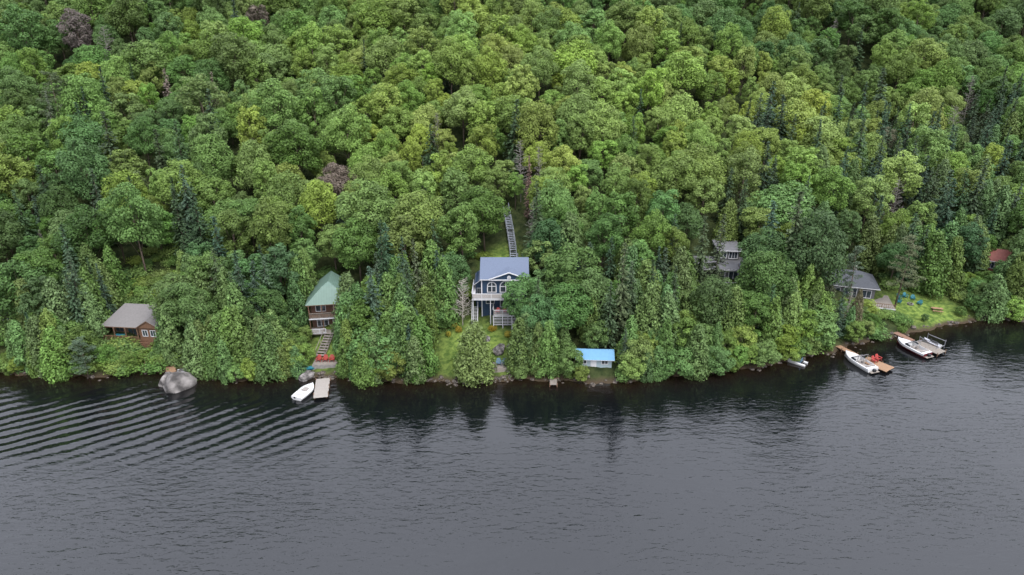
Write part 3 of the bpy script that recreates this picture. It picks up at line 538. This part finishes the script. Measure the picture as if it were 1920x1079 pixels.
# ---------------------------------------------------------------- stairs and docks
P=[(0.3,116.5),(0.2,121),(-.4,126.5),(-1.3,133)]
for a,b_ in zip(P,P[1:]): stairs('hillside_stairs',(*a,H(*a)+.9),(*b_,H(*b_)+.9),1.15,M_steel,M_steel)
stairs('boardwalk_stairs',(6.6,92.4,.5),(6.8,98.6,H(6.8,98.6)+.15),1.2,M_wood,M_wood)
def dock(name,pts_,w,m,z=.45):
    g=MB()
    for (x0,y0),(x1,y1) in zip(pts_,pts_[1:]):
        p=Vector((x0,y0,z));q=Vector((x1,y1,z));d=(q-p).normalized();s=Vector((-d.y,d.x,0));n=max(2,int((q-p).length/.19)); st=(q-p)/n
        for i in range(n):
            c=p+st*i; jx=rnd.uniform(-.03,.03); g.slab([tuple(c-s*(w/2+jx)),tuple(c-s*(w/2+jx)+st*.88),tuple(c+s*(w/2-jx)+st*.88),tuple(c+s*(w/2-jx))],.05,m)
        for k in (-1,1):
            g.beam(p+s*k*w*.4-Vector((0,0,.14)),q+s*k*w*.4-Vector((0,0,.14)),.08,M_wood,h=.16)
            for i in range(int((q-p).length/2.2)+1):
                c=p+d*min(2.2*i+.2,(q-p).length-.1)+s*k*(w/2+.02); g.beam(c-Vector((0,0,1.6)),c+Vector((0,0,.25)),.1,M_wood,n=6)
    return g.obj(name)
dock('wooden_dock',[(6.45,92.6),(6.35,90.4)],1.1,M_plank)
dock('wooden_dock',[(-29.4,92.3),(-28.4,86.8)],2.1,mat('bleached_planks',(.235,.215,.195),.85,.2,5,kind='y3.5'))
dock('wooden_dock',[(55.0,104.2),(57.6,98.9)],1.1,M_cedarplank); dock('dock_platform',[(57.8,98.6),(60.3,95.0)],2.5,M_cedarplank,.47)
dock('wooden_dock',[(67.4,111.3),(67.8,108.6),(69.2,105.0)],1.2,mat('red_cedar_planks',(.17,.10,.07),.75,.2,5,kind='y3.5'))
dock('dock_platform',[(69.5,104.6),(71.8,100.6)],2.3,M_plank,.47)
for i,(x,y) in enumerate(((58.9,97.4),(59.8,98.0))): chair('adirondack_chair',(x,y,.47),.4,M_red)
dock('dock_platform',[(-55.0,96.2),(-53.6,93.6)],1.4,M_cedarplank,.75)
stairs('wooden_ladder',(-54.9,95.6,.75),(-54.3,97.4,1.9),.8,M_wood)
g=MB(); g.box(-1.9,1.9,-1.1,1.1,-.8,.12,M_concrete); g.box(-1.85,1.85,-1.05,1.05,.12,.16,M_plank); o=g.obj('stone_patio'); o.location=(-29.8,95.9,H(-29.8,95.9)+.1)
for i in range(3): chair('adirondack_chair',(-30.9+i*1.05,96.0,H(-29.8,95.9)+.27),.1*(i-1),M_red)
g=MB(); g.box(-1.5,1.5,-1,1,-.8,.12,M_plank); o=g.obj('wooden_platform'); o.location=(-1.6,94.6,H(-1.6,94.6)+.15)
for i in range(2): chair('adirondack_chair',(-2.1+i*1.0,94.7,H(-1.6,94.6)+.28),.05,M_bluep)
for x,y,r_ in ((72.9,117.2,.9),(73.6,118.6,.5),(74.9,119.0,0.1),(76.2,118.7,-.4),(76.9,117.4,-.9)): chair('adirondack_chair',(x,y,H(x,y)),r_,M_teal,None,.95)
g=MB()
for k in range(10):
    a=k*.628; g.beam((math.cos(a)*.45,math.sin(a)*.45,0),(math.cos(a+.628)*.45,math.sin(a+.628)*.45,0),.22,M_rock)
o=g.obj('fire_pit'); o.location=(74.9,117.0,H(74.9,117.0)+.1)
g=MB(); g.box(-.9,.9,-.35,.35,.7,.76,M_cedarplank)
for s in (-1,1):
    g.box(-.9,.9,s*.75-.14,s*.75+.14,.42,.47,M_cedarplank)
    g.beam((s*.65,-.75,.4),(s*.65,.75,.4),.06,M_wood); g.beam((s*.65,-.6,0),(s*.65,-.2,.7),.07,M_wood); g.beam((s*.65,.6,0),(s*.65,.2,.7),.07,M_wood)
o=g.obj('picnic_table'); o.location=(79.3,115.6,H(79.3,115.6)); o.rotation_euler=(0,0,-.3)
g=MB(); g.box(-.9,.9,-.6,.6,0,.75,M_navy); g.slab([(-1,-.7,.8),(1,-.7,.8),(1,.7,.95),(-1,.7,.95)],.08,M_navy); o=g.obj('storage_chest'); o.location=(1.4,101.6,H(1.4,101.6)-.1)
# ---------------------------------------------------------------- boats
def hull(g,Ln,W,hm,dm,cock=(.1,.62),zs=.75,fl=.3):
    n=22; prev=None
    for i in range(n+1):
        t=i/n; w=W/2*(1-max(0,(t-.5)/.5)**2.4*.97)*(0.92+.08*min(1,t*5)); z=zs+.28*t*t; zk=-.25+.5*max(0,t-.75)**1.2*2.2
        inn=cock[0]<=t<=cock[1]; rim=min(.2,w*.5); zi=fl if inn else z+.08*(1-abs(t-.8))
        y=(t-.5)*Ln
        P=[(-w,y,z),(-w+rim*.8,y,z+.05),(-w+rim,y,zi),(0,y,zi+(0 if inn else .05)),(w-rim,y,zi),(w-rim*.8,y,z+.05),(w,y,z),(w*.97,y,z*.55),(w*.8,y,.05+.2*t*t),(0,y,zk),(-w*.8,y,.05+.2*t*t),(-w*.97,y,z*.55)]
        M=[dm,dm,dm if not inn else M_vinyl,dm if not inn else M_vinyl,dm,dm,dm,hm,hm,hm,hm,dm]
        if i in (0,n): g.face(P,hm)
        if prev:
            for k in range(12): g.face([prev[k],P[k],P[(k+1)%12],prev[(k+1)%12]],M[k])
        prev=P
def motorboat(name,stern,bow,W,hm):
    s=Vector((*stern,0));b_=Vector((*bow,0));Ln=(b_-s).length; ang=math.atan2(b_.y-s.y,b_.x-s.x)-math.pi/2
    E=empty(name,tuple((s+b_)/2),ang)
    g=MB(); hull(g,Ln,W,hm,M_gel); g.obj('hull',E)
    g=MB(); y=.12*Ln; w=W*.42
    g.slab([(-w,y-.25,1.28),(w,y-.25,1.28),(w*.8,y+.35,.86),(-w*.8,y+.35,.86)],.03,M_glass)
    for k in (-1,1): g.slab([(k*w,y-.25,1.28),(k*w*.98,y-.95,1.15),(k*w*1.05,y-.95,.85),(k*w*1.05,y+.1,.85)],.03,M_glass); g.beam((k*w,y-.25,1.3),(k*w*.8,y+.35,.9),.04,M_alu)
    g.beam((-w,y-.25,1.3),(w,y-.25,1.3),.04,M_alu)
    for k in (-1,1): g.beam((k*W*.45,y-1.2,.8),(k*W*.42,y-1.3,1.9),.06,M_alu)
    g.beam((-W*.42,y-1.3,1.9),(W*.42,y-1.3,1.9),.06,M_alu); g.obj('windshield',E)
    g=MB()
    for k in (-1,1): g.box(k*.5-.25,k*.5+.25,y-1.2,y-.7,.3,.7,M_vinyl); g.box(k*.5-.25,k*.5+.25,y-1.32,y-1.2,.3,1.0,M_vinyl)
    g.box(-W*.38,W*.38,-.37*Ln,-.30*Ln,.3,.72,M_vinyl); g.box(-W*.38,W*.38,-.395*Ln,-.37*Ln,.3,.95,M_vinyl); g.obj('seats',E,.03)
    g=MB(); g.box(-W*.36,W*.36,-.5*Ln-.55,-.5*Ln-.02,.2,.28,M_plank); g.box(-.22,.22,-.5*Ln-.45,-.5*Ln-.05,.28,.7,M_black); g.obj('swim_platform',E,.03); return E
motorboat('motorboat',(57.5,94.9),(55.5,100.4),2.35,M_gel); motorboat('motorboat',(69.0,99.9),(66.7,105.2),2.35,M_maroon)
E=empty('covered_boat',(-31.2,88.6,0),math.radians(-22)); g=MB(); hull(g,4.0,2.1,M_gel,M_gel,(2,3),.5)
g.box(-.5,.5,-1.5,-.7,.5,.85,M_gel); g.box(-.4,.4,-.3,.6,.5,.78,M_vinyl); g.obj('hull',E)
g=MB(); g.beam((-.3,-1.9,.2),(-.3,-2.2,.6),.16,M_black); g.obj('outboard_motor',E)
E=empty('pedal_boat',(46.7,98.0,0),math.radians(50)); g=MB()
for k in (-1,1): hull(g,2.8,.5,M_gel,M_gel,(2,3),.3); 
g.v=[(v[0]+(-.6 if i<len(g.v)//2 else .6),v[1],v[2]) for i,v in enumerate(g.v)]
g.box(-.6,.6,-.8,.8,.33,.42,M_black); g.box(-.5,-.05,-.5,-.1,.42,.6,M_bluep); g.box(.05,.5,-.5,-.1,.42,.6,M_bluep); g.box(-.5,-.05,-.6,-.5,.42,1.0,M_bluep); g.box(.05,.5,-.6,-.5,.42,1.0,M_bluep); g.obj('hull',E)
E=empty('boat_lift',(71.9,103.9,.2),math.radians(30)); g=MB()
for sx in (-1.2,1.2):
    for sy in (-1.5,1.5): g.beam((sx,sy,-1),(sx,sy,1.3),.09,M_alu)
    g.beam((sx,-1.6,1.1),(sx,1.6,1.1),.09,M_alu)
for sy in (-1.5,1.5): g.beam((-1.2,sy,.3),(1.2,sy,.3),.09,M_alu)
g.obj('frame',E); g=MB(); hull(g,2.9,1.1,M_gel,M_alu,(2,3),.5); g.box(-.2,.2,-.9,.2,.5,.85,M_black); g.beam((-.4,.35,.95),(.4,.35,.95),.06,M_black); g.beam((0,.2,.5),(0,.35,.95),.1,M_black); g.obj('personal_watercraft',E)
E=empty('rowboat',(-51.2,94.4,.35),math.radians(-75)); g=MB(); hull(g,3.4,1.2,M_gel,M_alu,(.1,.8),.45,.12); g.obj('hull',E)
g=MB(); hull(g,3.2,.75,M_teal,M_teal,(2,3),.35); o=g.obj('kayak'); o.location=(-33,94.6,.6); o.rotation_euler=(0,0,1.9)
# ---------------------------------------------------------------- rocks
import bmesh
def rockmesh(name,seed,sub=4,mm=None):
    bm=bmesh.new(); bmesh.ops.create_icosphere(bm,subdivisions=sub,radius=1); r=np.random.default_rng(seed); K=r.normal(size=(7,3))*2.4; ph=r.uniform(0,6,7); PL=unit(r.normal(size=(11,3)))
    for v in bm.verts:
        c=np.array(v.co); d=1+sum(0.045*math.sin(K[i]@c+ph[i]) for i in range(7))+.03*math.sin(K[1]@c*4)
        for q in PL:
            t=q@c*d
            if t>.68: d*=.68/t*.9+.1
        v.co*=d
    me=bpy.data.meshes.new(name); bm.to_mesh(me); bm.free(); me.materials.append(mm or M_rock); return me
RK=[rockmesh('rock_a',11),rockmesh('rock_b',2,3),rockmesh('rock_c',3,3)]; RS=[rockmesh('shore_rock_a',5,3,M_shrock),rockmesh('shore_rock_b',6,3,M_shrock)]
place(RK[0],'boulder',(-51.2,90.8,.3),.9,(3.2,2.3,2.7)); place(RK[2],'boulder',(-53.4,91.6,.1),1.4,(1.7,1.4,1.5)); place(RK[1],'boulder',(-2.1,97.8,H(-2.1,97.8)+.3),1,(1.4,1,1)); place(RK[2],'boulder',(-.4,98.9,H(-.4,98.9)+.1),1,(.8,.6,.5)); place(RK[2],'boulder',(-32.4,93.2,.2),1,(1.6,1,.8)); place(RK[1],'boulder',(-4.3,100.5,H(-4.3,100.5)),1,(.7,.9,.6)); place(RK[0],'boulder',(3.2,102,H(3.2,102)),1,(1,.8,.8))
sr=empty('shore_rocks',(0,0,0))
for i in range(380):
    x=rnd.uniform(-115,118) if i<300 else rnd.choice((rnd.uniform(-14,2),rnd.uniform(-34,-27),rnd.uniform(84,96))); y=float(shore(x))+rnd.gauss(0,.5); k=rnd.uniform(.12,.45)*(1.5 if rnd.random()<.08 else 1); place(rnd.choice(RS),'rock',(x,y,max(-.1,H(x,y))+.0),rnd.uniform(0,6),(k*1.2,k,k*.7),parent=sr)
for x,y in ((-9.8,102.9),(-9,101.9),(-.8,101.0),(-3.2,102.3),(-10.5,101.2)): tree('shr',x,y,1.0,(.28,.22,.03),name='flowering_shrub')
# ---------------------------------------------------------------- camera, light, world
cam=bpy.data.cameras.new('camera'); co=bpy.data.objects.new('camera',cam); scn.collection.objects.link(co); co.location=(0,0,55); co.rotation_euler=(math.radians(67),0,0); cam.lens=24; cam.sensor_width=36; cam.clip_end=4000; scn.camera=co
EL,AZ=math.radians(58),math.radians(150)
sl=bpy.data.lights.new('sun','SUN'); sl.energy=1.4; sl.angle=math.radians(12); sl.color=(1,.97,.90); so=bpy.data.objects.new('sun',sl); scn.collection.objects.link(so)
d=Vector((math.sin(AZ)*math.cos(EL),math.cos(AZ)*math.cos(EL),math.sin(EL))); so.rotation_euler=d.to_track_quat('Z','Y').to_euler()
w=bpy.data.worlds.new('World'); scn.world=w; w.use_nodes=True; nt=w.node_tree; bg=nt.nodes['Background']; L=nt.links
sk=nt.nodes.new('ShaderNodeTexSky'); sk.sky_type='NISHITA'; sk.sun_disc=False; sk.sun_elevation=EL; sk.sun_rotation=AZ; sk.dust_density=4; sk.air_density=1
hs=nt.nodes.new('ShaderNodeHueSaturation'); hs.inputs['Saturation'].default_value=0.3; hs.inputs['Value'].default_value=1.6; L.new(sk.outputs[0],hs.inputs['Color'])
# overcast cloud deck: brighter overhead than at the horizon
tc=nt.nodes.new('ShaderNodeTexCoord'); sx=nt.nodes.new('ShaderNodeSeparateXYZ'); L.new(tc.outputs['Generated'],sx.inputs[0])
mr=nt.nodes.new('ShaderNodeMapRange'); mr.inputs[1].default_value=0.1; mr.inputs[2].default_value=0.85; mr.inputs[3].default_value=2.6; mr.inputs[4].default_value=15.5; L.new(sx.outputs['Z'],mr.inputs[0])
cn=nt.nodes.new('ShaderNodeTexNoise'); cn.inputs['Scale'].default_value=2.0; cn.inputs['Detail'].default_value=4; L.new(tc.outputs['Generated'],cn.inputs['Vector'])
cm=nt.nodes.new('ShaderNodeMath'); cm.operation='MULTIPLY_ADD'; L.new(cn.outputs['Fac'],cm.inputs[0]); cm.inputs[1].default_value=0.5; cm.inputs[2].default_value=0.75
c2=nt.nodes.new('ShaderNodeMath'); c2.operation='MULTIPLY'; L.new(mr.outputs[0],c2.inputs[0]); L.new(cm.outputs[0],c2.inputs[1])
vs=nt.nodes.new('ShaderNodeVectorMath'); vs.operation='SCALE'; vs.inputs[0].default_value=(0.93,0.96,1.10); L.new(c2.outputs[0],vs.inputs['Scale'])
ad=nt.nodes.new('ShaderNodeVectorMath'); ad.operation='ADD'; L.new(hs.outputs[0],ad.inputs[0]); L.new(vs.outputs[0],ad.inputs[1]); L.new(ad.outputs[0],bg.inputs[0]); bg.inputs[1].default_value=0.15
scn.view_settings.view_transform='Standard'; scn.view_settings.look='None'; scn.view_settings.exposure=0
